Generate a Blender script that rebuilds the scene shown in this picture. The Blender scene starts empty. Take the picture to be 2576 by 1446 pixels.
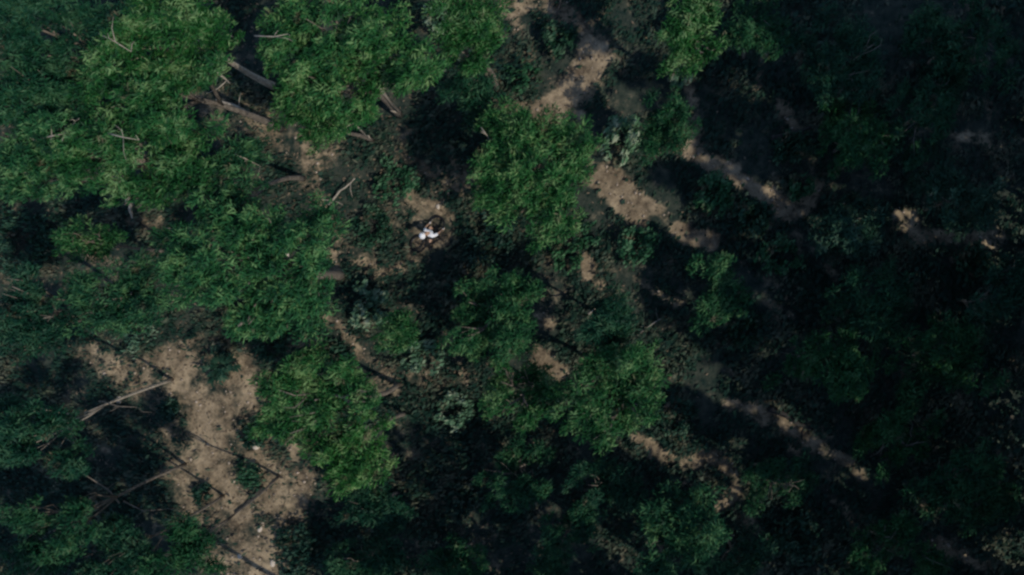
# Pine wood seen straight down from a drone: a person in white crouches over a black bicycle on a dirt trail.
import bpy, bmesh, math, random
import numpy as np
from mathutils import Vector, Matrix

random.seed(7)
rng = np.random.default_rng(7)
R = math.radians
S = bpy.context.scene
COL = S.collection

# ------------------------------------------------------------------ camera geometry
# plan coordinates: a 2576 x 1446 survey grid of the photograph, turned into points at a given real height
W0, H0 = 2576.0, 1446.0
HC = 30.0                               # the drone hovers 30 m up
TANH = 42.5 / 2 / 30.0
PXM = W0 / 42.5                         # grid units per metre on the ground
CAM = np.array([2.03, 0.64, HC])
_f = -CAM / np.linalg.norm(CAM)
_r = np.array([1.0, 0, 0]); _r = _r - _r.dot(_f) * _f; _r /= np.linalg.norm(_r)
_u = np.cross(_r, _f)


def P(px, py, z=0.0):
    """the point of height z that the grid position px, py looks at"""
    a = (px - W0 / 2) / (W0 / 2) * TANH
    b = -(py - H0 / 2) / (W0 / 2) * TANH
    d = _f + a * _r + b * _u
    t = (z - CAM[2]) / d[2]
    return CAM + t * d


def proj(p):
    v = np.asarray(p, float) - CAM
    w = v @ _f
    return (v @ _r) / w / TANH * W0 / 2 + W0 / 2, H0 / 2 - (v @ _u) / w / TANH * W0 / 2


def mscale(z):                          # metres per grid unit at height z
    return (HC - z) / HC / PXM


# ------------------------------------------------------------------ sun
EL = R(50)
AZ = np.array([0.857, -0.515])          # horizontal direction towards the sun
AZ /= np.linalg.norm(AZ)
TE = math.tan(EL)

# ------------------------------------------------------------------ noise
_perm = rng.random((256, 256))


def vnoise(x, y):
    xi = np.floor(x).astype(int); yi = np.floor(y).astype(int)
    fx = x - xi; fy = y - yi
    fx = fx * fx * (3 - 2 * fx); fy = fy * fy * (3 - 2 * fy)
    g = lambda i, j: _perm[i % 256, j % 256]
    return (g(xi, yi) * (1 - fx) + g(xi + 1, yi) * fx) * (1 - fy) + (g(xi, yi + 1) * (1 - fx) + g(xi + 1, yi + 1) * fx) * fy


def fbm(x, y, o=4):
    s = 0; a = 0.5; t = 0
    for k in range(o):
        s = s + a * vnoise(x * 2 ** k + 17.3 * k, y * 2 ** k + 5.1 * k); t += a; a *= 0.5
    return s / t


def ground_z(x, y):
    x = np.asarray(x, float); y = np.asarray(y, float)
    return 0.5 * (fbm(x / 7 + 40, y / 7 + 40, 3) - 0.5) + 0.14 * (fbm(x / 1.1 + 9, y / 1.1 + 9, 3) - 0.5)


def G(px, py):
    """grid position -> point on the ground surface"""
    p = P(px, py, 0)
    for _ in range(3):
        p = P(px, py, float(ground_z(p[0], p[1])))
    return p


# ------------------------------------------------------------------ materials
def mat(name):
    m = bpy.data.materials.new(name); m.use_nodes = True
    nt = m.node_tree; nt.nodes.clear()
    out = nt.nodes.new('ShaderNodeOutputMaterial')
    return m, nt, nt.nodes, nt.links, out


def simple(name, col, rough=0.6, var=0.25, scale=8.0, bump=0.0, metal=0.0, spec=0.3, trans=0.0):
    m, nt, N, L, out = mat(name)
    b = N.new('ShaderNodeBsdfPrincipled')
    b.inputs['Roughness'].default_value = rough
    b.inputs['Metallic'].default_value = metal
    b.inputs['Specular IOR Level'].default_value = spec
    tc = N.new('ShaderNodeTexCoord')
    nz = N.new('ShaderNodeTexNoise'); nz.inputs['Scale'].default_value = scale; nz.inputs['Detail'].default_value = 5
    L.new(tc.outputs['Object'], nz.inputs['Vector'])
    rp = N.new('ShaderNodeValToRGB')
    c0 = [max(0, c * (1 - var)) for c in col]; c1 = [min(1, c * (1 + var)) for c in col]
    rp.color_ramp.elements[0].position = 0.3; rp.color_ramp.elements[1].position = 0.7
    rp.color_ramp.elements[0].color = (*c0, 1); rp.color_ramp.elements[1].color = (*c1, 1)
    L.new(nz.outputs['Fac'], rp.inputs['Fac'])
    L.new(rp.outputs['Color'], b.inputs['Base Color'])
    if bump:
        bp = N.new('ShaderNodeBump'); bp.inputs['Strength'].default_value = bump; bp.inputs['Distance'].default_value = 0.02
        L.new(nz.outputs['Fac'], bp.inputs['Height']); L.new(bp.outputs['Normal'], b.inputs['Normal'])
    L.new(b.outputs[0], out.inputs[0])
    return m


def foliage(name, dark, mid, light, transl=0.28, nscale=1.9):
    """leaf colour differs from shoot to shoot and from bough to bough"""
    m, nt, N, L, out = mat(name)
    geo = N.new('ShaderNodeNewGeometry')
    tc = N.new('ShaderNodeTexCoord')
    nz = N.new('ShaderNodeTexNoise'); nz.inputs['Scale'].default_value = nscale; nz.inputs['Detail'].default_value = 3
    L.new(tc.outputs['Object'], nz.inputs['Vector'])
    ma = N.new('ShaderNodeMath'); ma.operation = 'MULTIPLY_ADD'
    ma.inputs[1].default_value = 0.36; ma.inputs[2].default_value = 0.0
    L.new(geo.outputs['Random Per Island'], ma.inputs[0])
    sp = N.new('ShaderNodeMapRange'); sp.inputs['From Min'].default_value = 0.32; sp.inputs['From Max'].default_value = 0.68
    L.new(nz.outputs['Fac'], sp.inputs['Value'])
    ad = N.new('ShaderNodeMath'); ad.operation = 'MULTIPLY_ADD'; ad.inputs[1].default_value = 0.68
    L.new(sp.outputs[0], ad.inputs[0]); L.new(ma.outputs[0], ad.inputs[2])
    rp = N.new('ShaderNodeValToRGB')
    e = rp.color_ramp.elements
    e[0].position = 0.12; e[0].color = (*dark, 1)
    e[1].position = 0.9; e[1].color = (*light, 1)
    k = e.new(0.55); k.color = (*mid, 1)
    L.new(ad.outputs[0], rp.inputs['Fac'])
    oi = N.new('ShaderNodeObjectInfo')
    hs = N.new('ShaderNodeHueSaturation')
    h1 = N.new('ShaderNodeMath'); h1.operation = 'MULTIPLY_ADD'; h1.inputs[1].default_value = 0.045; h1.inputs[2].default_value = 0.468
    L.new(oi.outputs['Random'], h1.inputs[0]); L.new(h1.outputs[0], hs.inputs['Hue'])
    h2 = N.new('ShaderNodeMath'); h2.operation = 'MULTIPLY_ADD'; h2.inputs[1].default_value = -0.35; h2.inputs[2].default_value = 1.2
    L.new(oi.outputs['Random'], h2.inputs[0]); L.new(h2.outputs[0], hs.inputs['Value'])
    hs.inputs['Saturation'].default_value = 0.99
    L.new(rp.outputs['Color'], hs.inputs['Color'])
    nb = N.new('ShaderNodeTexNoise'); nb.inputs['Scale'].default_value = 1.7; nb.inputs['Detail'].default_value = 2; nb.noise_dimensions = '4D'; nb.inputs['W'].default_value = 4.0
    L.new(tc.outputs['Object'], nb.inputs['Vector'])
    mb = N.new('ShaderNodeMapRange'); mb.inputs['From Min'].default_value = 0.63; mb.inputs['From Max'].default_value = 0.70
    L.new(nb.outputs['Fac'], mb.inputs['Value'])
    mulb = N.new('ShaderNodeMath'); mulb.operation = 'MULTIPLY'; L.new(mb.outputs[0], mulb.inputs[0]); L.new(geo.outputs['Random Per Island'], mulb.inputs[1])
    br = N.new('ShaderNodeMix'); br.data_type = 'RGBA'; br.inputs['B'].default_value = (0.16, 0.115, 0.075, 1)
    L.new(mulb.outputs[0], br.inputs['Factor']); L.new(hs.outputs['Color'], br.inputs['A'])
    rp = br; cout = br.outputs['Result']
    b = N.new('ShaderNodeBsdfPrincipled'); b.inputs['Roughness'].default_value = 0.6
    b.inputs['Specular IOR Level'].default_value = 0.2
    t = N.new('ShaderNodeBsdfTranslucent')
    mx = N.new('ShaderNodeMixShader'); mx.inputs[0].default_value = transl
    L.new(cout, b.inputs['Base Color']); L.new(cout, t.inputs['Color'])
    L.new(b.outputs[0], mx.inputs[1]); L.new(t.outputs[0], mx.inputs[2]); L.new(mx.outputs[0], out.inputs[0])
    return m


M = {}
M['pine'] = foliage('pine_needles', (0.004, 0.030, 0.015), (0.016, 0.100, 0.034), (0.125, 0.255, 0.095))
M['pine_bright'] = foliage('sunlit_pine_needles', (0.005, 0.038, 0.015), (0.026, 0.138, 0.037), (0.175, 0.310, 0.110))  # sunlit copy of the pine colour, brightness put into the needles
M['pine_dim'] = foliage('shaded_pine_needles', (0.003, 0.028, 0.016), (0.009, 0.068, 0.030), (0.055, 0.138, 0.062))  # shaded copy of the pine colour, dimness put into the needles
M['far'] = foliage('dense_needles', (0.012, 0.035, 0.015), (0.02, 0.055, 0.022), (0.03, 0.08, 0.03), 0.05)
M['pale'] = foliage('grey_green_leaves', (0.030, 0.085, 0.048), (0.090, 0.185, 0.105), (0.340, 0.400, 0.270), 0.2, 2.0)
M['green'] = foliage('shrub_leaves', (0.010, 0.050, 0.024), (0.026, 0.110, 0.050), (0.115, 0.220, 0.120), 0.25, 2.0)
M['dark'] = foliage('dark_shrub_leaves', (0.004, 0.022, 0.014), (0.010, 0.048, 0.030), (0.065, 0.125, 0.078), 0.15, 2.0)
M['scrub'] = foliage('undergrowth_leaves', (0.006, 0.028, 0.019), (0.017, 0.054, 0.034), (0.120, 0.125, 0.080), 0.2, 0.8)
M['bark'] = simple('pine_bark', (0.15, 0.125, 0.10), 0.9, 0.4, 6, 0.6)
M['bark_dark'] = simple('dark_bark', (0.035, 0.032, 0.028), 0.9, 0.4, 6, 0.6)
M['bark_pale'] = simple('weathered_wood', (0.33, 0.28, 0.22), 0.85, 0.3, 7, 0.5)
M['stone'] = simple('limestone', (0.50, 0.43, 0.35), 0.9, 0.2, 5, 0.5)
M['litter'] = simple('dry_leaves', (0.13, 0.098, 0.066), 0.9, 0.6, 3)
M['white_cloth'] = simple('white_jersey', (0.78, 0.78, 0.80), 0.8, 0.04, 12, 0.2)
M['helmet'] = simple('white_shell', (0.80, 0.80, 0.82), 0.35, 0.02, 10)
M['black'] = simple('black_rubber', (0.012, 0.012, 0.013), 0.7, 0.2, 20, 0.2)
M['black_paint'] = simple('black_paint', (0.014, 0.014, 0.016), 0.35, 0.1, 20)
M['alloy'] = simple('dark_alloy', (0.06, 0.06, 0.065), 0.35, 0.1, 20, 0, 0.8)
M['skin'] = simple('tanned_skin', (0.40, 0.25, 0.17), 0.55, 0.08, 10)
M['dark_cloth'] = simple('dark_shorts', (0.018, 0.02, 0.024), 0.85, 0.2, 14, 0.2)
M['sock'] = simple('pale_glove', (0.62, 0.60, 0.56), 0.8, 0.08, 14, 0.2)


# ------------------------------------------------------------------ object helpers
def link(name, me, m=None, parent=None, loc=None):
    o = bpy.data.objects.new(name, me)
    COL.objects.link(o)
    if m: me.materials.append(m)
    if parent is not None: o.parent = parent
    if loc is not None: o.location = loc
    return o


def tag(o, label=None, cat=None, group=None, kind=None):
    if label: o['label'] = label
    if cat: o['category'] = cat
    if group: o['group'] = group
    if kind: o['kind'] = kind
    return o


def thing(name, loc, label, cat, group=None):
    o = bpy.data.objects.new(name, None); COL.objects.link(o)
    o.location = loc; o.empty_display_size = 0.3
    return tag(o, label, cat, group)


def np_mesh(name, verts, faces_n, nper):
    """faces_n: (F, nper) int array"""
    me = bpy.data.meshes.new(name)
    V = np.ascontiguousarray(verts, dtype=np.float32); F = np.ascontiguousarray(faces_n, dtype=np.int32)
    me.vertices.add(len(V)); me.vertices.foreach_set('co', V.ravel())
    me.loops.add(F.size); me.loops.foreach_set('vertex_index', F.ravel())
    me.polygons.add(len(F))
    me.polygons.foreach_set('loop_start', np.arange(0, F.size, nper, dtype=np.int32))
    me.polygons.foreach_set('loop_total', np.full(len(F), nper, dtype=np.int32))
    me.update(calc_edges=True)
    return me


def norm(a):
    return a / np.maximum(np.linalg.norm(a, axis=-1, keepdims=True), 1e-9)


def leaves_mesh(name, pts, axis, nrm, ln, wd, droop=0.12):
    """one bent kite per leaf or shoot: base, two shoulders, tip"""
    axis = norm(axis); side = norm(np.cross(nrm, axis)); nn = np.cross(axis, side)
    n = len(pts); ln = ln[:, None]; wd = wd[:, None]
    v = np.empty((n, 4, 3))
    v[:, 0] = pts - axis * ln * 0.5
    v[:, 1] = pts + side * wd * 0.5 + axis * ln * 0.05 + nn * ln * droop
    v[:, 2] = pts + axis * ln * 0.5 - nn * ln * droop * 0.4
    v[:, 3] = pts - side * wd * 0.5 + axis * ln * 0.05 + nn * ln * droop
    f = np.arange(n * 4).reshape(n, 4)
    return np_mesh(name, v.reshape(-1, 3), f, 4)


def sph(n):
    return norm(rng.normal(size=(n, 3)))


def lean_dir(x, y):
    """the way the shoots are swept, set along camera-motion streaks (angle in plan)"""
    px, py = proj((x, y, 0))
    t = 42 + (px - 1288) / 1288 * 38 - max(0.0, (py - 723) / 723) * 14
    return R(t)


def tubes(bm, pts, radii, seg=7):
    pts = [Vector(p) for p in pts]
    rings = []
    for i, p in enumerate(pts):
        a = pts[max(0, i - 1)]; b = pts[min(len(pts) - 1, i + 1)]
        d = (b - a).normalized()
        s = d.orthogonal().normalized() if i == 0 else (last - d * last.dot(d)).normalized()
        last = s
        t = d.cross(s)
        rings.append([bm.verts.new(p + (s * math.cos(2 * math.pi * k / seg) + t * math.sin(2 * math.pi * k / seg)) * radii[i]) for k in range(seg)])
    for i in range(len(rings) - 1):
        for k in range(seg):
            bm.faces.new((rings[i][k], rings[i][(k + 1) % seg], rings[i + 1][(k + 1) % seg], rings[i + 1][k]))
    bm.faces.new(rings[0][::-1]); bm.faces.new(rings[-1])


def bm_obj(name, bm, m, parent=None, smooth=True):
    me = bpy.data.meshes.new(name); bm.normal_update(); bm.to_mesh(me); bm.free()
    if smooth:
        for p in me.polygons: p.use_smooth = True
    return link(name, me, m, parent)


def wobble(a, b, n, amp):
    a = np.array(a, float); b = np.array(b, float)
    out = []
    o = rng.normal(size=3) * amp; o2 = rng.normal(size=3) * amp
    for i in range(n + 1):
        t = i / n
        out.append(a + (b - a) * t + math.sin(math.pi * t) * o + math.sin(2 * math.pi * t) * o2 * 0.5)
    return out


# ------------------------------------------------------------------ ground
SOIL_SUN = [  # bare pale soil plus sunlit patches painted in: lines on the grid, half width, strength
    ([(230, 890), (330, 930), (430, 900), (520, 870)], 36, .8),
    ([(480, 950), (520, 1050), (540, 1130), (560, 1230), (620, 1320), (660, 1420), (690, 1520)], 72, 1.0),
    ([(620, 930), (625, 1000)], 46, 1.1), ([(300, 940), (420, 1000)], 34, .8), ([(440, 1080), (450, 1180)], 40, .8), ([(560, 980), (600, 1080)], 46, 1), ([(680, 1260), (730, 1240)], 44, .95), ([(520, 1300), (480, 1290)], 36, .8), ([(560, 1390), (640, 1440)], 44, .9), ([(740, 1130), (795, 1125)], 24, 1), ([(765, 1200), (740, 1290), (690, 1370)], 36, 1),
    ([(460, 1000), (370, 985)], 30, .8), ([(480, 1150), (470, 1250)], 40, 1), ([(640, 1160), (700, 1200)], 45, .9), ([(640, 1040), (660, 1110)], 34, .8),
    ([(1495, 125), (1475, 180), (1425, 240), (1370, 285)], 42, 1.6), ([(1480, 140), (1470, 60), (1420, 30), (1340, 0), (1290, 40)], 25, .9),
    ([(1340, 130), (1330, 175)], 18, .6), ([(1250, 262), (1340, 272)], 20, .9), ([(1260, 100), (1200, 0)], 18, .6), ([(1270, 20), (1300, 70), (1250, 95)], 20, .8), ([(1080, 20), (1180, 20)], 15, .6), ([(1420, 270), (1460, 290)], 15, .8),
    ([(1505, 445), (1560, 475), (1600, 535)], 36, 1.5), ([(1480, 405), (1500, 430)], 18, .8), ([(1640, 520), (1680, 540)], 14, .7),
    ([(1745, 330), (1730, 380), (1790, 415), (1840, 435)], 25, 1.3), ([(1860, 455), (1940, 500), (1990, 535), (2030, 520), (2045, 475)], 23, 1.3),
    ([(1735, 190), (1750, 260), (1745, 330)], 12, .7), ([(1715, 575), (1785, 607)], 25, 1.5), ([(1850, 580), (1900, 600)], 12, .7),
    ([(1475, 650), (1482, 690)], 20, 1.4), ([(1505, 705), (1520, 720)], 12, .8), ([(1360, 800), (1370, 812)], 22, .8), ([(1350, 880), (1405, 935)], 26, 1.2),
    ([(1035, 500), (1105, 525)], 24, .95), ([(1010, 400), (1080, 440), (1150, 470)], 24, .7), ([(1070, 610), (1095, 612)], 20, 1), ([(1118, 540), (1135, 552)], 14, .9),
    ([(1040, 545), (1110, 575)], 44, .42), ([(1000, 520), (1060, 630), (1010, 660)], 26, .55), ([(1100, 480), (1180, 450)], 26, .6), ([(1110, 600), (1130, 640)], 20, .5), ([(1150, 420), (1200, 440)], 22, .6),
    ([(830, 800), (880, 860), (940, 910), (1000, 960)], 20, .8), ([(940, 965), (985, 985)], 24, .9), ([(725, 875), (800, 850)], 15, .8), ([(1125, 840), (1145, 850)], 18, .8), ([(1150, 910), (1170, 965)], 17, .7), ([(1030, 940), (1060, 950)], 20, .8),
    ([(480, 240), (560, 275), (650, 315), (740, 360), (780, 400), (790, 470)], 42, .62), ([(790, 470), (840, 560), (860, 620), (930, 660)], 22, .7), ([(840, 640), (850, 690)], 14, .9), ([(770, 370), (775, 420)], 12, 1),
    ([(950, 685), (1010, 655)], 12, .8), ([(870, 370), (800, 380)], 24, .5),
    ([(1600, 1100), (1660, 1130)], 16, .9), ([(1645, 1130), (1680, 1150)], 18, 1), ([(1730, 1160), (1800, 1150), (1840, 1190), (1845, 1250), (1805, 1275)], 20, 1), ([(1860, 1290), (1910, 1335)], 12, .7),
    ([(1840, 1010), (1900, 1030), (1980, 1070), (2040, 1110), (2130, 1160)], 22, 1), ([(1990, 1130), (2010, 1140)], 15, .8), ([(2150, 1190), (2165, 1200)], 14, .7), ([(2070, 1075), (2090, 1100)], 12, .6),
    ([(2265, 545), (2305, 590), (2400, 600), (2510, 602)], 22, .95), ([(2400, 650), (2435, 685)], 14, .7),
    ([(1930, 60), (1925, 150)], 14, .7), ([(1960, 260), (1988, 310)], 18, .9), ([(2000, 400), (2035, 375)], 12, .8), ([(1910, 180), (1905, 220)], 12, .6),
    ([(2340, 1360), (2485, 1425)], 18, .9), ([(2370, 320), (2490, 365)], 14, .6), ([(2470, 160), (2490, 190)], 12, .5), ([(2080, 670), (2100, 705)], 16, .8),
    ([(1600, 705), (1650, 740), (1715, 768)], 11, .8), ([(1930, 760), (2010, 795)], 12, .6), ([(2080, 1240), (2120, 1290), (2150, 1330)], 12, .6), ([(2040, 1210), (2060, 1225)], 12, .7),
    ([(1055, 1370), (1075, 1380)], 13, .8), ([(1235, 1415), (1255, 1425)], 13, .8), ([(235, 640), (300, 665)], 17, .7), ([(330, 560), (420, 570)], 18, .5), ([(20, 1330), (70, 1335)], 16, .6), ([(2490, 240), (2500, 330)], 18, .4),
    ([(1610, 1000), (1700, 960)], 10, .4), ([(1570, 350), (1560, 300)], 10, .5),
]
gx = np.concatenate([[-900, -400, -180, -90, -55, -40, -33], np.arange(-28, 28.01, 0.11), [33, 40, 55, 90, 180, 400, 900]])
gy = np.concatenate([[-900, -400, -180, -90, -55, -35, -25], np.arange(-19, 19.01, 0.11), [25, 35, 55, 90, 180, 400, 900]])
GX, GY = np.meshgrid(gx, gy)
bare = np.zeros(GX.shape)
warpx = GX + 0.55 * (fbm(GX / 0.9, GY / 0.9, 3) - 0.5); warpy = GY + 0.55 * (fbm(GX / 0.9 + 60, GY / 0.9 + 60, 3) - 0.5)


def soil_sun_at(x, y):
    out = np.zeros(np.shape(x))
    for line, hw, st in SOIL_SUN:
        w = [P(*q)[:2] for q in line]
        d = np.full(np.shape(x), 1e9)
        for a, b in zip(w[:-1], w[1:]):
            ab = b - a; t = np.clip(((x - a[0]) * ab[0] + (y - a[1]) * ab[1]) / max(ab @ ab, 1e-9), 0, 1)
            d = np.minimum(d, np.hypot(x - a[0] - t * ab[0], y - a[1] - t * ab[1]))
        h = hw / PXM
        out = np.maximum(out, st * np.clip((h * 1.35 - d) / (h * 0.8), 0, 1))
    return out


bare = soil_sun_at(warpx, warpy)
GZ = ground_z(GX, GY)
far = np.clip((np.hypot(GX, GY) - 45) / 60, 0, 1)
GZ = GZ * (1 - far)
nx, ny = len(gx), len(gy)
idx = np.arange(nx * ny).reshape(ny, nx)
F = np.stack([idx[:-1, :-1], idx[:-1, 1:], idx[1:, 1:], idx[1:, :-1]], -1).reshape(-1, 4)
me = np_mesh('ground', np.stack([GX, GY, GZ], -1).reshape(-1, 3), F, 4)
at = me.attributes.new('bare', 'FLOAT', 'POINT'); at.data.foreach_set('value', bare.astype(np.float32).ravel())  # soil mask that also paints sun patches into the floor colour
for p in me.polygons: p.use_smooth = True

m, nt, N, L, out = mat('forest_floor')
tc = N.new('ShaderNodeTexCoord')
att = N.new('ShaderNodeAttribute'); att.attribute_name = 'bare'
n1 = N.new('ShaderNodeTexNoise'); n1.inputs['Scale'].default_value = 2.2; n1.inputs['Detail'].default_value = 6; n1.inputs['Roughness'].default_value = 0.65
n2 = N.new('ShaderNodeTexNoise'); n2.inputs['Scale'].default_value = 9; n2.inputs['Detail'].default_value = 5
n3 = N.new('ShaderNodeTexNoise'); n3.inputs['Scale'].default_value = 0.55; n3.inputs['Detail'].default_value = 3
for n in (n1, n2, n3): L.new(tc.outputs['Object'], n.inputs['Vector'])
a1 = N.new('ShaderNodeMath'); a1.operation = 'MULTIPLY_ADD'; a1.inputs[1].default_value = 2.7; a1.inputs[2].default_value = -1.4
L.new(n1.outputs['Fac'], a1.inputs[0])
n4 = N.new('ShaderNodeTexNoise'); n4.inputs['Scale'].default_value = 0.8; n4.inputs['Detail'].default_value = 4; L.new(tc.outputs['Object'], n4.inputs['Vector'])
a0 = N.new('ShaderNodeMath'); a0.operation = 'MULTIPLY_ADD'; a0.inputs[1].default_value = 2.4; a0.inputs[2].default_value = -1.3
L.new(n4.outputs['Fac'], a0.inputs[0])
a3 = N.new('ShaderNodeMath'); a3.operation = 'ADD'; L.new(a0.outputs[0], a3.inputs[0]); L.new(a1.outputs[0], a3.inputs[1])
a2 = N.new('ShaderNodeMath'); a2.operation = 'ADD'; L.new(att.outputs['Fac'], a2.inputs[0]); L.new(a3.outputs[0], a2.inputs[1])
mr = N.new('ShaderNodeMapRange'); mr.inputs['From Min'].default_value = 0.0; mr.inputs['From Max'].default_value = 1.05; mr.interpolation_type = 'SMOOTHSTEP'
L.new(a2.outputs[0], mr.inputs['Value'])
dirt = N.new('ShaderNodeValToRGB'); e = dirt.color_ramp.elements
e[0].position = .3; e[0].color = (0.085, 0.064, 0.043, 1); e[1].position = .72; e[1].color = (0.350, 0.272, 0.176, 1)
df = N.new('ShaderNodeMix'); df.data_type = 'FLOAT'; df.inputs['Factor'].default_value = 0.62
L.new(n2.outputs['Fac'], df.inputs['A']); L.new(n1.outputs['Fac'], df.inputs['B'])
dg = N.new('ShaderNodeMath'); dg.operation = 'MULTIPLY_ADD'; dg.inputs[1].default_value = 0.9; dg.inputs[2].default_value = -0.45
L.new(n3.outputs['Fac'], dg.inputs[0])
dh = N.new('ShaderNodeMath'); dh.operation = 'ADD'; L.new(df.outputs[0], dh.inputs[0]); L.new(dg.outputs[0], dh.inputs[1])
L.new(dh.outputs[0], dirt.inputs['Fac'])
lit = N.new('ShaderNodeValToRGB'); e = lit.color_ramp.elements
e[0].position = .32; e[0].color = (0.007, 0.020, 0.017, 1); e[1].position = .74; e[1].color = (0.066, 0.072, 0.054, 1)  # litter darkened and tinted to carry the teal of shade
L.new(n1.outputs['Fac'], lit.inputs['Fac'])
mx = N.new('ShaderNodeMix'); mx.data_type = 'RGBA'
L.new(mr.outputs[0], mx.inputs['Factor']); L.new(lit.outputs['Color'], mx.inputs['A']); L.new(dirt.outputs['Color'], mx.inputs['B'])
b = N.new('ShaderNodeBsdfPrincipled'); b.inputs['Roughness'].default_value = 0.95; b.inputs['Specular IOR Level'].default_value = 0.1
L.new(mx.outputs['Result'], b.inputs['Base Color'])
bp = N.new('ShaderNodeBump'); bp.inputs['Strength'].default_value = 0.7; bp.inputs['Distance'].default_value = 0.08
L.new(n2.outputs['Fac'], bp.inputs['Height']); L.new(bp.outputs['Normal'], b.inputs['Normal'])
L.new(b.outputs[0], out.inputs[0])
g = link('ground', me, m); tag(g, 'brown forest floor with bare pale soil, painted sun patches and dark shade-toned litter', 'ground', kind='structure')


# ------------------------------------------------------------------ vegetation builders
def crown_pts(blobs, dens=1.0, tl=(0.13, 0.27), tw=(0.03, 0.06), flat=0.6, sweep=0.4):
    """blobs: (centre xyz, radius). Shoots gathered in clumps over each blob."""
    PT, AX, NR, LN, WD = [], [], [], [], []
    for c, r in blobs:
        c = np.array(c)
        nc = max(6, int(16 * r * r * dens + 5))
        d = sph(nc); d[:, 2] = np.abs(d[:, 2]) * 1.3 - 0.5
        rad = r * (0.2 + 0.8 * np.sqrt(rng.random(nc))) * (0.68 + 0.62 * fbm(c[0] + d[:, 0] * 1.7 + 31, c[1] + d[:, 1] * 1.7 + 31, 2))
        cc = c + d * rad[:, None] * np.array([1, 1, flat])
        cc[:, 2] += (fbm(cc[:, 0] * .9 + 7, cc[:, 1] * .9 + 7, 2) - .5) * 2.2
        stray = rng.random(nc) < .2
        cc[stray] = c + (cc[stray] - c) * np.array([1.5, 1.5, .8])
        cr = np.clip(rng.uniform(0.14, 0.38, nc) * rng.uniform(.8, 1.15), 0.12, 0.44)
        for k in range(nc):
            n = int(rng.uniform(100, 150) * (cr[k] / 0.3) ** 1.7) + 14
            q = sph(n); q[:, 2] = q[:, 2] * 0.75 + 0.12
            th = lean_dir(cc[k][0], cc[k][1]) + rng.normal() * 0.2
            sw = np.array([math.cos(th), math.sin(th), 0.05])
            p = q * (cr[k] * rng.random((n, 1)) ** 0.4)
            p = cc[k] + p + sw * (p @ sw)[:, None] * 0.8
            sgn = np.where(rng.random((n, 1)) < 0.5, -1, 1)
            ax = q * np.array([1, 1, 0.6]) * (1 - sweep) + sw * sgn * sweep + rng.normal(size=(n, 3)) * 0.3
            PT.append(p); AX.append(ax); NR.append(q * 1.0 + np.array([0, 0, 0.45]) + 0.3 * rng.normal(size=(n, 3)))
            LN.append(rng.uniform(*tl, n)); WD.append(rng.uniform(*tw, n))
    return [np.concatenate(a) for a in (PT, AX, NR, LN, WD)]


def tree(name, label, cat, group, z, blobs, base=None, m='pine', bark='bark', tr=0.14, dens=1.0, flat=0.55, dead=(), dz=None, tl=(0.13, 0.27), tw=(0.03, 0.06), bare_limbs=()):
    """blobs: grid x, grid y, grid radius (and z offset) at height z; base: grid position of the foot"""
    bl = []
    for q in blobs:
        zz = z + (q[3] if len(q) > 3 else rng.uniform(-0.6, 0.6))
        bl.append((P(q[0], q[1], zz), q[2] * mscale(zz)))
    cen = np.mean([c for c, r in bl], axis=0)
    if base is None:
        gz = float(ground_z(cen[0], cen[1])); foot = np.array([cen[0] + 0.3, cen[1] - 0.2, gz])
    else:
        foot = np.array(G(*base))
    root = thing(name, Vector(foot), label, cat, group)
    loc = lambda p: np.asarray(p) - foot
    bm = bmesh.new()
    top = loc(cen); top[2] = z - 0.25 - foot[2]
    tp = wobble((0, 0, -0.15), top, 7, 0.12)
    tubes(bm, tp, [tr * (1.25 if i == 0 else 1 - 0.11 * i) for i in range(8)], 9)
    for c, r in bl:
        s = tp[rng.integers(4, 7)]
        lp = wobble(s, loc(c), 4, 0.12)
        tubes(bm, lp, [tr * 0.5, tr * 0.42, tr * 0.33, tr * 0.24, tr * 0.12], 6)
        for k in range(3):
            e2 = loc(c) + sph(1)[0] * r * np.array([0.8, 0.8, 0.3])
            tubes(bm, wobble(lp[2], e2, 3, 0.08), [tr * 0.25, tr * 0.2, tr * 0.14, tr * 0.05], 5)
    bm_obj('trunk', bm, M[bark], root)
    pt, ax, nr, ln, wd = crown_pts(bl, dens, tl, tw, flat)
    link('crown', leaves_mesh('crown', loc(pt), ax, nr, ln, wd), M[m], root)
    for line, rr, bmat in dead:                 # bare dead branches that show against the crown
        bm = bmesh.new()
        pts = [loc(P(q[0], q[1], q[2])) for q in line]
        tubes(bm, pts, [rr * (1 - 0.75 * i / max(1, len(pts) - 1)) for i in range(len(pts))], 6)
        for i in range(1, len(pts)):
            for k in range(1 + i % 2):
                e2 = np.array(pts[i]) + np.append(rng.normal(size=2) * 0.22, 0.08)
                tubes(bm, [pts[i], (np.array(pts[i]) * .4 + e2 * .6) + rng.normal(size=3) * .05, e2], [rr * 0.4, rr * 0.3, rr * 0.12], 5)
        bm_obj('dead_branch', bm, M[bmat], root)
    return root


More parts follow.
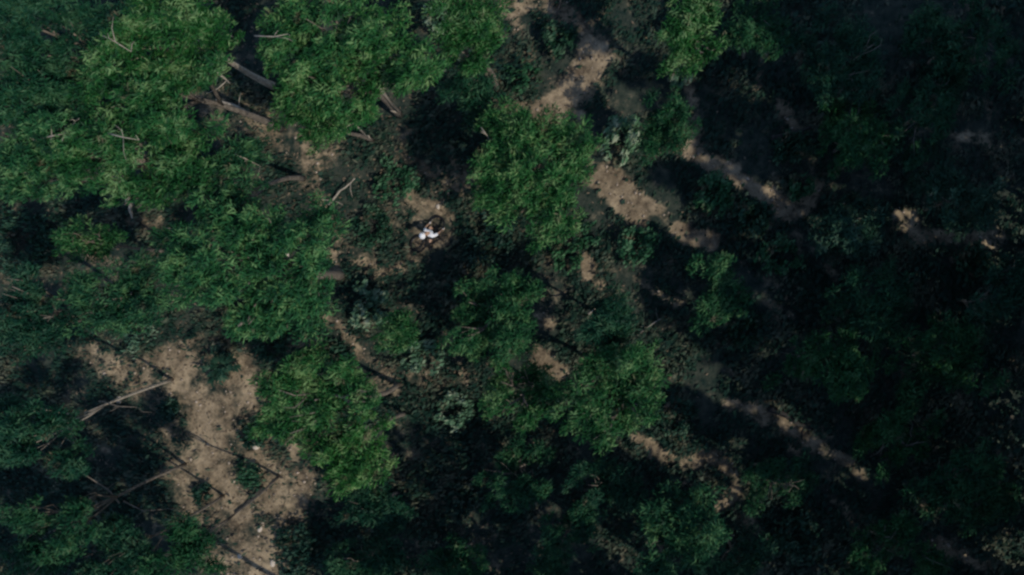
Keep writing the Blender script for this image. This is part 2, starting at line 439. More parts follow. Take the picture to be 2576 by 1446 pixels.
def shrub(name, label, cat, group, px, py, rpx, h, m='green', n=420, leaf=(0.14, 0.26), wl=0.45, form='round', holes=0.3):
    foot = np.array(G(px, py)); r = rpx / PXM
    root = thing(name, Vector(foot), label, cat, group)
    bm = bmesh.new(); tips = []
    ns = 9 if form != 'fern' else 16
    for k in range(ns):
        a = 2 * math.pi * k / ns + rng.uniform(-.3, .3); q = rng.uniform(.35, .85)
        tip = np.array([math.cos(a) * r * q, math.sin(a) * r * q, h * rng.uniform(.55, 1.0) * (1.15 - .5 * q)])
        tips.append(tip)
        tubes(bm, wobble((0, 0, -.05), tip, 3, .05), [.022, .017, .012, .006], 5)
    bm_obj('stem', bm, M['bark_dark'], root)
    tips = np.array(tips)
    if form == 'fern':                          # long arching fronds from one crown
        PT, AX, NR = [], [], []
        for tip in tips:
            t = rng.uniform(.15, 1.15, n // ns)[:, None]
            p = tip * t; p[:, 2] = h * np.sin(np.clip(t[:, 0], 0, 1.2) * 2.0) * .8
            d = norm(tip[None] * np.array([1, 1, 0])); s = np.cross(d, [0, 0, 1.0])
            sg = np.where(rng.random((len(t), 1)) < .5, -1, 1)
            PT.append(p + s * sg * .05); AX.append(d * .7 + s * sg * .7 + rng.normal(size=(len(t), 3)) * .15); NR.append(np.array([0, 0, 1.]) + .3 * rng.normal(size=(len(t), 3)))
        pt, ax, nr = map(np.concatenate, (PT, AX, NR))
    else:
        k = rng.integers(0, ns, n)
        off = sph(n) * (rng.random((n, 1)) ** .5) * np.array([r * .42, r * .42, h * .3])
        pt = tips[k] + off
        pt[:, 2] = np.maximum(pt[:, 2], .04)
        keep = fbm(pt[:, 0] * 2.2 / max(r, .3) + px, pt[:, 1] * 2.2 / max(r, .3) + py, 2) > holes
        pt = pt[keep]; n2 = len(pt)
        th = lean_dir(foot[0], foot[1]); sw = np.array([math.cos(th), math.sin(th), 0.05])
        ax = sw * np.where(rng.random((n2, 1)) < .5, -1, 1) * .75 + rng.normal(size=(n2, 3)) * .35
        nr = norm(off[keep]) * .8 + np.array([0, 0, .6]) + .4 * rng.normal(size=(n2, 3))
    n2 = len(pt)
    ln = rng.uniform(*leaf, n2)
    link('foliage', leaves_mesh('foliage', pt, ax, nr, ln, ln * rng.uniform(wl * .7, wl * 1.3, n2)), M[m], root)
    return root


# ------------------------------------------------------------------ trees in view
GP = 'pines of the wood seen from above'
T = lambda label, z, blobs, **k: tree('pine_tree', label, 'pine tree', GP, z, blobs, **k)
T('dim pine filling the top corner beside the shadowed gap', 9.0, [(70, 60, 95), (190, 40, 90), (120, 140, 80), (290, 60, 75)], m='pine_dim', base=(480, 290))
T('tall pine whose pale thick trunk shows over the black gap', 8.8, [(380, 60, 95), (480, 40, 90), (440, 140, 95), (545, 100, 75), (330, 150, 70)], base=(692, 217), tr=.15, bark='bark_pale',
  dead=[([(250, 85, 10), (290, 105, 10.2), (330, 130, 10)], .03, 'bark_pale'), ([(640, 90, 9.2), (690, 92, 9.3), (725, 85, 9.4)], .026, 'bark_pale')])
T('dim pine on the frame edge above the twin pale twigs', 9.2, [(60, 220, 80), (60, 280, 75), (180, 260, 80), (40, 170, 50)], m='pine_dim', base=(470, 370))
T('pine leaning over the upper end of the brown trail', 9.0, [(250, 200, 75), (340, 240, 90), (440, 210, 85), (400, 290, 70), (520, 170, 50)], base=(705, 322), tr=.16)
T('broad pine with a bent pale twig lying on its crown', 9.4, [(50, 400, 95), (130, 340, 75), (40, 460, 60), (150, 440, 80)], base=(560, 505),
  dead=[([(85, 352, 9.6), (130, 342, 10.3), (165, 335, 10.4), (190, 305, 10.1)], .03, 'bark_pale')])
T('bright pine with a wide rounded crown beside the brown trail', 9.2, [(250, 340, 80), (340, 380, 100), (240, 430, 85), (430, 330, 90), (470, 420, 85), (360, 450, 70), (180, 400, 60)], m='pine', base=(640, 470), tr=.17,
  dead=[([(270, 335, 10.4), (310, 345, 10.6), (350, 352, 10.5)], .025, 'bark_pale')])
T('pine whose slim trunk slants down to the trail bend', 8.0, [(560, 440, 80), (600, 390, 55), (540, 520, 70), (610, 480, 60), (590, 545, 50)], base=(762, 448), tr=.12,
  dead=[([(590, 388, 8.2), (620, 400, 7.9), (655, 418, 7.6)], .026, 'bark_pale')])
T('bright tall pine at the top edge beyond the black gap', 8.6, [(740, 50, 85), (830, 40, 80), (780, 130, 95), (880, 110, 80), (720, 120, 60)], m='pine_bright', base=(960, 240), tr=.16)
T('bright pine over the forked pale trunk, between gap and shade', 8.0, [(960, 100, 85), (900, 190, 90), (1010, 160, 70), (820, 230, 85), (750, 210, 55), (880, 270, 55), (1060, 190, 45)], m='pine_bright', base=(1002, 287), tr=.15,
  dead=[([(945, 215, 6), (965, 235, 4.5), (1000, 282, 1.5)], .11, 'bark_pale'), ([(855, 275, 6.5), (890, 310, 5.2), (930, 350, 3.5)], .07, 'bark_pale')])
T('small pine reaching down to where the trail crosses open soil', 6.5, [(790, 310, 55), (840, 300, 50), (740, 280, 50)], m='pine', base=(935, 352), tr=.1)
T('smooth green pine on the top edge near the pale speckled shrub', 6.2, [(1190, 40, 60), (1215, 110, 55), (1160, 130, 45), (1150, 30, 45)], m='pine', dens=1.2)
T('dim young pine in shade below the smooth green top pine', 3.8, [(1180, 210, 45), (1210, 260, 50), (1140, 220, 35)], m='pine_dim', dens=1.1, tr=.08)
T('largest bright pine, its crown spread beside the narrow trail', 9.5, [(450, 620, 75), (540, 600, 85), (640, 590, 80), (560, 690, 100), (680, 680, 105), (770, 620, 70), (780, 710, 75), (640, 770, 90), (740, 780, 65), (480, 690, 65), (800, 560, 50), (600, 820, 35), (420, 680, 40)], m='pine_bright', base=(860, 690), tr=.22, dens=1.1)
T('pine between the largest bright pine and the pale scattered shrub', 7.6, [(240, 750, 75), (330, 740, 65), (400, 760, 55), (190, 720, 50), (290, 790, 45)], base=(600, 742))
T('small lone pine tuft in the black shade at the frame edge', 6.5, [(165, 600, 38), (215, 612, 34), (245, 600, 25)], m='pine', base=(480, 640), tr=.09)
T('dim pine on the frame edge above the dark slanting shadow', 7.8, [(40, 770, 70), (110, 800, 60), (60, 840, 55), (30, 720, 40)], m='pine_dim', base=(390, 780))
T('bright green pine standing apart, nearest the person in white', 5.2, [(1270, 310, 52), (1330, 350, 70), (1420, 350, 60), (1260, 390, 60), (1340, 430, 75), (1430, 430, 55), (1250, 490, 55), (1330, 510, 60), (1410, 510, 60), (1380, 570, 50), (1440, 370, 40), (1290, 290, 30)], m='pine_bright', dens=1.25, base=(1360, 470),
  dead=[([(1210, 320, 5), (1225, 340, 5), (1235, 355, 4.8)], .026, 'bark_pale')])
T('bright pine on the edge of the big clearing, lower slope', 6.8, [(700, 980, 62), (780, 950, 65), (690, 1050, 55), (780, 1040, 70), (860, 1000, 62), (920, 1010, 45), (860, 940, 42), (730, 1090, 40)], m='pine_bright', base=(1003, 962), tr=.12, dens=1.15)
T('smaller bright pine tucked against the clearing pine', 6.0, [(850, 1140, 52), (920, 1110, 55), (940, 1060, 48), (880, 1180, 42), (930, 1170, 42), (810, 1120, 30)], m='pine_bright', base=(1020, 1040), tr=.1, dens=1.15)
T('green pine in the middle below the dark hollow', 3.5, [(1180, 760, 55), (1260, 740, 60), (1300, 790, 55), (1220, 830, 62), (1290, 850, 48), (1160, 850, 40), (1330, 730, 35)], m='pine', dens=1.2)
T('little round pine beside the ring of pale leaves', 3.4, [(1000, 810, 32), (985, 845, 36), (1010, 835, 30)], m='pine', dens=1.1, tr=.07)
T('pine standing behind two crossed twigs on the open slope', 4.6, [(1520, 770, 45), (1560, 810, 42), (1530, 850, 45), (1500, 830, 30)], m='pine_dim', dens=1.2, tr=.1)
T('wide pine lying low over the slope, deep green', 5.4, [(1480, 960, 60), (1560, 920, 60), (1610, 960, 52), (1490, 1040, 60), (1570, 1020, 70), (1620, 1030, 40), (1520, 1085, 42), (1600, 890, 35)], m='pine', dens=1.15)
T('ragged pine with brown gaps between the two middle pines', 4.0, [(1260, 960, 45), (1330, 960, 45), (1370, 1000, 35), (1250, 1020, 40), (1330, 1040, 30)], m='pine', dens=1.0, tr=.09)
T('slim pine at the top edge beside the pale narrow shrub', 5.6, [(1720, 20, 50), (1750, 80, 52), (1720, 130, 42), (1770, 30, 42), (1700, 80, 35), (1780, 120, 28)], m='pine', dens=1.1)
T('dim pine below the pale narrow shrub, edged by soil', 3.6, [(1690, 280, 42), (1710, 330, 40), (1660, 320, 35), (1650, 370, 35)], m='pine_dim', dens=1.1, tr=.08)
T('pine half in shade near the bottom, under a soil hook', 4.8, [(1720, 1280, 55), (1770, 1320, 48), (1690, 1340, 55), (1740, 1370, 45), (1660, 1400, 45)], m='pine', dens=1.1)
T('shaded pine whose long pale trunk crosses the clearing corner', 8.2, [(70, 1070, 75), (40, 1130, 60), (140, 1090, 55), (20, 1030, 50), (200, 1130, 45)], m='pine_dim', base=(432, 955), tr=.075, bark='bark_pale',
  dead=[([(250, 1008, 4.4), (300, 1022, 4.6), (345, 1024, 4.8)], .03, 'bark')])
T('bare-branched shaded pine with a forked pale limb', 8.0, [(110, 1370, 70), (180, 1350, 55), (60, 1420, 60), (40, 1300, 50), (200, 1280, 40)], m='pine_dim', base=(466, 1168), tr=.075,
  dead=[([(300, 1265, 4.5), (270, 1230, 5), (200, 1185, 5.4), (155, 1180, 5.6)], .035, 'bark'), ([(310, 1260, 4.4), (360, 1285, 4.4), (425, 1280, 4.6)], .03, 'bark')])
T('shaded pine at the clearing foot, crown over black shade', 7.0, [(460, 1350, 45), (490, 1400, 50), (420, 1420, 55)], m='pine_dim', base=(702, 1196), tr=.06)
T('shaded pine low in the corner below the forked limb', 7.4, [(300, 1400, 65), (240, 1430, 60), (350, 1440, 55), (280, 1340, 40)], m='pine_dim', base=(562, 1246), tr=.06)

GL = 'low trees of the shaded slope'
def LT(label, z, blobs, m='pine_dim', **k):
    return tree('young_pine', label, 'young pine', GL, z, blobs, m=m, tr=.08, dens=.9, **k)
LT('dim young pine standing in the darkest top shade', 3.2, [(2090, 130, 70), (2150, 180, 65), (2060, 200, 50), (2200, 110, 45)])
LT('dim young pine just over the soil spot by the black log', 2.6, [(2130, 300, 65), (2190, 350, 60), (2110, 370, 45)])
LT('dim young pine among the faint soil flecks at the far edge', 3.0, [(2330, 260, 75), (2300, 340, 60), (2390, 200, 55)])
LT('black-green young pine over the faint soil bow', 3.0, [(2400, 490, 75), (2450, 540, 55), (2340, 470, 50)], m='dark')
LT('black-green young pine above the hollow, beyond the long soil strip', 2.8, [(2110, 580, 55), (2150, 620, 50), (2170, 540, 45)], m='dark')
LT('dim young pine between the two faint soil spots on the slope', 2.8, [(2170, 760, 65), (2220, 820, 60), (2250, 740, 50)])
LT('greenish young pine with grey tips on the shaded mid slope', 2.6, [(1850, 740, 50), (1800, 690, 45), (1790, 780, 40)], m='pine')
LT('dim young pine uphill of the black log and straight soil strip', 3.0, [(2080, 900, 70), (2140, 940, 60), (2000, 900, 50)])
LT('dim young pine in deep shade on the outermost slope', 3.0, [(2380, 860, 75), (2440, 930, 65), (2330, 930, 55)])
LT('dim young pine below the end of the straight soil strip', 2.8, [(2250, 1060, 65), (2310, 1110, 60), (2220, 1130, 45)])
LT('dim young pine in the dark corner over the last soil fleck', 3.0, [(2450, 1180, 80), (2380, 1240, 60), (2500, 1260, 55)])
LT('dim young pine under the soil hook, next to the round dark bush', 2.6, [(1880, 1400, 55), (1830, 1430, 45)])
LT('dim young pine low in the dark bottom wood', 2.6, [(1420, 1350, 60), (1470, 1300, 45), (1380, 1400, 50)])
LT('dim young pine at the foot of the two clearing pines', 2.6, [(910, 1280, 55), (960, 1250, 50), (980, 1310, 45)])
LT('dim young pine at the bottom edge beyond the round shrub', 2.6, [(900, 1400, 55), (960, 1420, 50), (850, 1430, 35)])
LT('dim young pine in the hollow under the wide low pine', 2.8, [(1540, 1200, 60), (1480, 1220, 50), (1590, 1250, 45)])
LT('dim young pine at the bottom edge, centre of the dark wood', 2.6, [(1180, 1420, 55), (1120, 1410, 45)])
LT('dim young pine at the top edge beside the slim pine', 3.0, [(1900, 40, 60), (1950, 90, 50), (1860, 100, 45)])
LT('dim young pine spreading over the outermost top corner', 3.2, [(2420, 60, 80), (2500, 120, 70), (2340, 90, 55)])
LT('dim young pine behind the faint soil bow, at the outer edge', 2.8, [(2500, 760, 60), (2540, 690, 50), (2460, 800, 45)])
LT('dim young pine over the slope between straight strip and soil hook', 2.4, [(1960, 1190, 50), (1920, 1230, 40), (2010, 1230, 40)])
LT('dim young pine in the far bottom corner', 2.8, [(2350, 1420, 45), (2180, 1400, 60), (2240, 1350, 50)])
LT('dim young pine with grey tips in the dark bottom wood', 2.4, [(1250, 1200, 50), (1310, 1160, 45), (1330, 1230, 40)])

# ------------------------------------------------------------------ tall trees round the frame: their shadows fall across the floor
STRIPS = [  # far end and near end of the shade on the grid, half width
    ((1850, 0), (2576, 430), 85), ((1900, 160), (2576, 560), 58), ((1560, 100), (2150, 450), 52), ((2520, 680), (2650, 760), 50), ((1640, 260), (2576, 830), 36),
    ((2080, 590), (2576, 890), 34), ((1650, 430), (2576, 990), 46), ((1850, 660), (2576, 1100), 42), ((1640, 640), (2576, 1200), 62), ((1640, 772), (2576, 1342), 54), ((2080, 350), (2300, 482), 34),
    ((2200, 1230), (2320, 1300), 26), ((1660, 965), (2300, 1350), 34), ((1900, 1150), (2450, 1480), 42), ((1900, 1260), (2300, 1500), 55),
    ((1000, 1080), (1700, 1500), 60, .6), ((1150, 1090), (1800, 1480), 50, .6), ((1400, 1120), (1950, 1450), 58, .6), ((1520, 1120), (1640, 1190), 22), ((1850, 1330), (2050, 1450), 40),
    ((900, 1190), (1450, 1520), 65, .6), ((830, 1270), (1100, 1440), 55, .7), ((800, 1340), (1000, 1460), 45), ((740, 1410), (900, 1500), 36),
    ((0, 1000), (380, 1230), 48), ((0, 1100), (460, 1380), 58), ((0, 1230), (400, 1470), 65), ((0, 1370), (200, 1490), 60), ((1700, 0), (2300, 300), 30), ((2150, 0), (2576, 200), 110),
    ((2250, 0), (2576, 190), 80), ((2380, 0), (2600, 130), 60), ((2330, 500), (2600, 660), 30, .3), ((2300, 1330), (2576, 1495), 40, .4), ((1820, 1000), (2260, 1262), 34, .42), ((2320, 1345), (2500, 1450), 30, .2), ((2240, 545), (2560, 737), 40, .3), ((1880, 480), (2080, 600), 26, .22), ((2060, 660), (2400, 866), 30, .5), ((1900, 250), (2100, 370), 30, .3), ((1720, 1150), (1900, 1258), 36, .08),  # unseen crowns on this row are added to dim sunlit ground
]
GF = 'tall pines standing round the frame'
ux = np.array([AZ[0], AZ[1]])
for (sx, sy), (ex, ey), hw, *thin in STRIPS:
    s = P(sx, sy)[:2]; r = hw / PXM
    t = 0.0
    while True:                                  # walk towards the sun until the foot stands well outside the frame
        q = s + ux * t
        x, y = proj((q[0], q[1], 0))
        mrg = (r + 0.9) * PXM
        if x > W0 + mrg or y > H0 + mrg or t > 40: break
        t += 0.25
    foot = s + ux * t
    e = P(ex, ey)[:2]
    z2 = max(3.0, t * TE); z1 = max(1.2, float(np.hypot(*(foot - e))) * TE)
    z1 = min(z1, z2 - 1.5)
    gz = float(ground_z(*foot))
    root = thing('tall_pine', Vector((foot[0], foot[1], gz)), 'tall pine outside the frame, its shadow lying on the forest floor', 'pine tree', GF)
    bm = bmesh.new()
    tubes(bm, wobble((0, 0, -.2), (0, 0, z2), 6, .1), [.13 - .015 * i for i in range(7)], 8)
    bm_obj('trunk', bm, M['bark'], root)
    n = int((150 * r * (z2 - z1) + 300) * (thin[0] if thin else 1))
    h = rng.random(n) ** 0.9
    hz = z1 + h * (z2 - z1)
    a = rng.random(n) * 2 * math.pi
    rr = r * np.sqrt(rng.random(n)) * (0.55 + 1.15 * vnoise(hz * .8 + sx, np.cos(a) * 1.3 + 7 + sy)) * np.clip((1 - h) * 4 + .45, 0, 1)
    sway = (vnoise(hz * .45 + ex, hz * 0 + 3.3) - .5) * (.9 + r)       # the stem and its boughs are not straight
    pt = np.stack([np.cos(a) * rr + sway, np.sin(a) * rr + sway, hz], -1)
    gap = fbm(pt[:, 0] * .9 + sx, hz * .7 + pt[:, 1] * .5 + sy, 2) > .36
    pt, a = pt[gap], a[gap]; n = len(pt)
    ln = rng.uniform(.35, .7, n)
    link('crown', leaves_mesh('crown', pt, np.stack([np.cos(a), np.sin(a), .2 + 0 * a], -1) + .4 * rng.normal(size=(n, 3)), np.array([0, 0, 1.]) + .7 * rng.normal(size=(n, 3)), ln, ln * .55), M['far'], root)

# ------------------------------------------------------------------ shrubs
GS = 'shrubs on the forest floor'
def SH(label, px, py, r, h, m='green', name='shrub', **k):
    return shrub(name, label, 'shrub', GS, px, py, r, h, m, **k)
SH('upright pale shrub with long narrow leaves above a soil slope', 1562, 355, 52, 1.3, 'pale', n=520, leaf=(.22, .48), wl=.28, holes=.34)
SH('leafy green shrub on the edge of the long soil strip', 1785, 495, 58, 1.0, 'green', n=620)
SH('pale narrow shrub under the slim top-edge pine', 1702, 205, 28, .9, 'pale', n=260, leaf=(.2, .36), wl=.32)
SH('dark shrub in the loop of soil below a black branch', 1405, 105, 48, .9, 'dark', n=520)
SH('pale speckled shrub at the top edge between two pines', 1112, 60, 46, 1.0, 'pale', n=480, holes=.36)
SH('pale scattered shrub with gaps at the clearing head', 345, 835, 66, .7, 'pale', n=520, holes=.45)
SH('dark fern clump with long fronds beside the clearing', 562, 915, 58, .7, 'dark', name='fern', n=560, form='fern', leaf=(.18, .34), wl=.3)
SH('soft light-green low bush alone in the clearing', 632, 1190, 46, .5, 'green', n=420, leaf=(.12, .22), holes=.15)
SH('dark shrub on the clearing with a pale stone at its foot', 640, 1085, 44, .6, 'dark', n=420)
SH('grey-green shrub at the rim of the lower dark hollow', 1145, 1030, 48, .9, 'pale', n=560, holes=.38)
SH('green shrub below the brightest soil slope', 1600, 620, 58, .9, 'green', n=560)
SH('ring of pale broad leaves next to a little round pine', 945, 770, 62, 1.1, 'pale', n=640, leaf=(.16, .32), wl=.55, holes=.42)
SH('pale-leaved shrub below the little round pine', 1062, 893, 56, 1.0, 'pale', n=620, leaf=(.16, .3), wl=.5, holes=.42)
SH('low green shrub uphill of the person in white', 985, 460, 66, .6, 'green', n=560, holes=.42)
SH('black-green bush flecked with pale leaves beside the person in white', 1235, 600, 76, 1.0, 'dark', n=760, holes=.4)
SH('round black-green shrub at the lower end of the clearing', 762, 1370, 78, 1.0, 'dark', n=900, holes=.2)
SH('dark shrub under the lower rim of the largest pine', 690, 862, 52, .9, 'dark', n=520)
SH('dim shrub between narrow trail and cyclist', 945, 570, 62, .6, 'dark', n=560)
SH('faded green shrub in front of the soil crossing', 1320, 195, 46, .7, 'green', n=330, holes=.42)
SH('dark round shrub just below the long soil strip', 1880, 545, 54, .9, 'dark', n=560, holes=.2)
SH('small green bush in the bend of the long soil strip', 2010, 470, 38, .7, 'green', n=300)
SH('shaded round bush enclosed by thin soil lines', 1985, 372, 46, .7, 'dark', n=420, holes=.2)
SH('shaded shrub above the dark hollow, mid slope', 1955, 645, 52, .8, 'green', n=420, holes=.4)
SH('shrub at the bright pine foot, on broken soil', 1425, 640, 48, .7, 'green', n=380, holes=.42)
SH('large shaded shrub with a light leafy rim near the bottom', 1985, 1340, 66, 1.1, 'dark', n=700, holes=.25)
SH('dim shrub under the thin soil line, shaded slope', 1850, 830, 60, .8, 'dark', n=560, holes=.4)
SH('dark shrub at the end of the small soil trail', 850, 890, 44, .7, 'dark', n=380)
SH('small dark shrub in the fork of two trunk shadows', 520, 1235, 32, .5, 'dark', n=260)
SH('dark bush on the shaded corner of the clearing', 430, 1025, 36, .5, 'dark', n=280)
SH('shrub with pale tips in the dark bottom wood', 1170, 1260, 66, .8, 'scrub', n=560, holes=.4)
SH('shrub with grey tips beside a tiny bottom soil patch', 1070, 1320, 56, .7, 'scrub', n=460, holes=.4)
SH('shaded shrub between the wide low pine and a soil hook', 1700, 1040, 52, .7, 'dark', n=460, holes=.35)
SH('shaded bush against the faint soil bow', 2430, 660, 50, .8, 'dark', n=420, holes=.3)
SH('black-green bush added to darken the hollow at the frame edge', 75, 610, 95, .9, 'dark', n=1100, holes=.15)  # bush put in so the hollow reads black
SH('grey-green tuft between bright pine and soil slope', 1470, 590, 36, .7, 'green', n=260, holes=.4)

# ------------------------------------------------------------------ undergrowth, litter (uncountable)
def scatter(n, xr=(-27, 27), yr=(-18, 18)):
    return rng.uniform(*xr, n), rng.uniform(*yr, n)
x, y = scatter(420000)
bb = soil_sun_at(x + .5 * (fbm(x / .9, y / .9, 3) - .5), y + .5 * (fbm(x / .9 + 60, y / .9 + 60, 3) - .5))
patch = fbm(x / 1.6 + 90, y / 1.6 + 90, 3)
patch = patch + .07 * np.clip((x - 4) / 5, 0, 1) + .05 * np.clip((-6 - y) / 2, 0, 1)   # denser growth put over the shaded sides to deepen their dark green
keep = rng.random(len(x)) < np.clip((patch - .33) * 4.5, 0.05, 1) * np.clip(1 - 1.0 * bb, 0.025, 1)
rid = P(1085, 580)
keep &= np.hypot(x - rid[0], y - rid[1]) > 0.95
x, y, patch = x[keep], y[keep], patch[keep]
n = len(x)
z = ground_z(x, y) + rng.random(n) * np.clip((patch - .38) * 2.2, .05, .5)
th = np.radians(42 + (x / 21.25) * 38 - np.maximum(0, -y / 12) * 14)
sg = np.where(rng.random(n) < .5, -1, 1)
ax = np.stack([np.cos(th) * sg, np.sin(th) * sg, 0 * th], -1) * .8 + rng.normal(size=(n, 3)) * .35
ln = .08 + .26 * rng.random(n) ** 2.0
o = link('undergrowth', leaves_mesh('undergrowth', np.stack([x, y, z], -1), ax, np.array([0, 0, 1.]) + .5 * rng.normal(size=(n, 3)), ln, ln * rng.uniform(.18, .6, n)), M['scrub'])
tag(o, 'dark low undergrowth covering the forest floor between the trees', 'undergrowth', kind='stuff')

x, y = scatter(26000, (-25, 25), (-16, 16))
k = rng.random(len(x)) < np.clip(.75 - (x + 3) / 14, .08, .75); x, y = x[k], y[k]
n = len(x); z = ground_z(x, y) + .02
a = rng.random(n) * 2 * math.pi
ln = rng.uniform(.07, .2, n)
o = link('fallen_leaves', leaves_mesh('fallen_leaves', np.stack([x, y, z], -1), np.stack([np.cos(a), np.sin(a), .05 * rng.normal(size=n)], -1), np.array([0, 0, 1.]) + .25 * rng.normal(size=(n, 3)), ln, ln * .45), M['litter'])
tag(o, 'dry brown leaves and needles strewn over the soil', 'leaf litter', kind='stuff')


# small stones and clods lying on the bare soil (uncountable)
x, y = scatter(16000, (-23, 20), (-13.5, 13))
k = rng.random(len(x)) < np.clip(soil_sun_at(x, y) - .25, 0, 1) * .8; x, y = x[k], y[k]
n = len(x); z = ground_z(x, y)
r = .018 + .07 * rng.random(n) ** 4
oct_ = np.array([(1, 0, 0), (0, 1, 0), (-1, 0, 0), (0, -1, 0), (0, 0, .7), (0, 0, -.7)])
v = np.stack([x, y, z + r * .2], -1)[:, None, :] + oct_[None] * r[:, None, None] * rng.uniform(.7, 1.4, (n, 6, 1))
tri = np.array([(0, 1, 4), (1, 2, 4), (2, 3, 4), (3, 0, 4), (1, 0, 5), (2, 1, 5), (3, 2, 5), (0, 3, 5)])
o = link('gravel', np_mesh('gravel', v.reshape(-1, 3), (tri[None] + 6 * np.arange(n)[:, None, None]).reshape(-1, 3), 3), simple('gravel_stone', (0.36, 0.29, 0.22), 0.9, 0.4, 3))
tag(o, 'small stones and clods lying loose on the bare soil', 'gravel', kind='stuff')

# ------------------------------------------------------------------ stones, logs, sticks
def stone(label, px, py, r, group='pale stones on the soil'):
    p = G(px, py)
    bm = bmesh.new(); bmesh.ops.create_icosphere(bm, subdivisions=3, radius=r)
    sc = rng.uniform(.75, 1.25, 3); ph = rng.random(3) * 9
    for v in bm.verts:
        k = 1 + .22 * math.sin(v.co.x / r * 2.3 + ph[0]) * math.cos(v.co.y / r * 2.1 + ph[1]) + .1 * math.sin(v.co.z / r * 5 + ph[2])
        v.co = Vector((v.co.x * sc[0], v.co.y * sc[1], v.co.z * .7)) * k
    o = bm_obj('stone', bm, M['stone']); o.location = (p[0], p[1], p[2] + r * .25); o.rotation_euler.z = rng.random() * 6
    tag(o, label, 'stone', group)
stone('pale stone at the foot of the dark clearing shrub', 645, 1118, .17)
stone('round pale stone near the bottom edge of the clearing', 604, 1398, .13)
stone('pale stone nearest the round black-green shrub', 688, 1416, .12)
stone('small stone beside the soft light-green bush', 655, 1330, .10)
stone('slim bright stone on the soil uphill of the person in white', 1102, 519, .09)
stone('pale stone on the narrow trail by the largest pine', 715, 640, .2)
stone('little pale stone beside the dark bush at the clearing corner', 300, 1005, .15)


def stick(name, label, cat, pts, r0, m, twigs=3, group=None, dz=0.0):
    p0 = G(pts[0][0], pts[0][1])
    root_pts = []
    for q in pts:
        w = G(q[0], q[1]); zz = q[2] if len(q) > 2 else r0
        w = P(q[0], q[1], w[2] + zz); root_pts.append(Vector(w) - Vector(p0))
    bm = bmesh.new()
    full = []
    for a, b in zip(root_pts[:-1], root_pts[1:]):
        for k in range(3): full.append(a.lerp(b, k / 3) + Vector(rng.normal(size=3) * r0 * .3))
    full.append(root_pts[-1])
    tubes(bm, full, [r0 * (1 - .6 * i / (len(full) - 1)) for i in range(len(full))], 7)
    for k in range(twigs):
        s = full[int(rng.integers(1, len(full) - 1))]
        e2 = s + Vector((rng.normal() * .4, rng.normal() * .4, abs(rng.normal()) * .15))
        tubes(bm, [s, s.lerp(e2, .5) + Vector(rng.normal(size=3) * .04), e2], [r0 * .4, r0 * .3, r0 * .12], 5)
    o = bm_obj(name, bm, M[m]); o.location = Vector(p0)
    tag(o, label, cat, group)
stick('fallen_branch', 'pale broken branch lying beside the black gap', 'branch', [(528, 163, 1.6), (555, 188, 1.2), (579, 210, .6)], .07, 'bark_pale', 1)
stick('fallen_branch', 'short pale broken stem lit in the shade under the pines', 'branch', [(316, 485, 1.6), (326, 515, 1.0), (333, 548, .4)], .11, 'bark_pale', 1)
stick('fallen_branch', 'bent grey stick propped beside the narrow trail', 'branch', [(826, 515), (855, 480, .3), (893, 448, .5)], .055, 'bark_pale', 3)
stick('fallen_branch', 'twiggy grey branch across the brown trail', 'branch', [(545, 250, .3), (600, 270, .4), (700, 325, .2)], .06, 'bark_pale', 5)
stick('fallen_branch', 'black bare branch hanging over the top soil patch', 'branch', [(1412, -10, .6), (1404, 25, .5), (1396, 62, .3)], .045, 'bark_dark', 2)
stick('fallen_log', 'dark log lying across the shaded slope', 'log', [(1945, 352), (2000, 335), (2060, 318)], .13, 'bark_dark', 4)
stick('fallen_log', 'dark log beside the shaded straight soil strip', 'log', [(1935, 1025), (1990, 1052), (2045, 1080)], .15, 'bark_dark', 1)
stick('fallen_branch', 'thin pale twig crossing the open slope, longer one', 'branch', [(1480, 790, .5), (1510, 765, .5), (1528, 748, .5)], .035, 'bark_pale', 1)
stick('fallen_branch', 'short pale twig on the open slope below the longer', 'branch', [(1600, 845, .1), (1640, 815, .2), (1665, 800, .2)], .035, 'bark_pale', 2)
stick('fallen_log', 'dark fallen stem in the clearing, its end in shade', 'log', [(660, 1225), (625, 1262), (590, 1290)], .09, 'bark_dark', 1)

# ------------------------------------------------------------------ the bicycle
ZPX = lambda zx, zy: ((1160 + zx / 10.33) * W0 / 2940, (590 + zy / 10.33) * W0 / 2940)   # close-up measurements -> grid
def Z(zx, zy, z):
    q = ZPX(zx, zy); p = P(q[0], q[1], GZ0 + z); return Vector(p)
gq = ZPX(800, 760); GZ0 = float(ground_z(*P(*gq)[:2]))
fw = Z(950, 540, .16); rw = Z(395, 1130, .14)
f2 = Vector((fw.x - rw.x, fw.y - rw.y, 0)).normalized()
lean = R(72)
side = Vector((f2.y, -f2.x, 0))                 # it lies over towards the sun side
upv = (Vector((0, 0, 1)) * math.cos(lean) + side * math.sin(lean))
axl = f2.cross(upv).normalized()
org = Vector((fw.x, fw.y, 0)) - f2 * 1.12 - upv * .34; org.z = GZ0 + .035
BM = Matrix((f2, axl, upv)).transposed().to_4x4(); BM.translation = org
bike = bpy.data.objects.new('bicycle', None); COL.objects.link(bike); bike.matrix_world = BM
tag(bike, 'black mountain bicycle laid over on the dim soil, held by the person in white', 'bicycle')


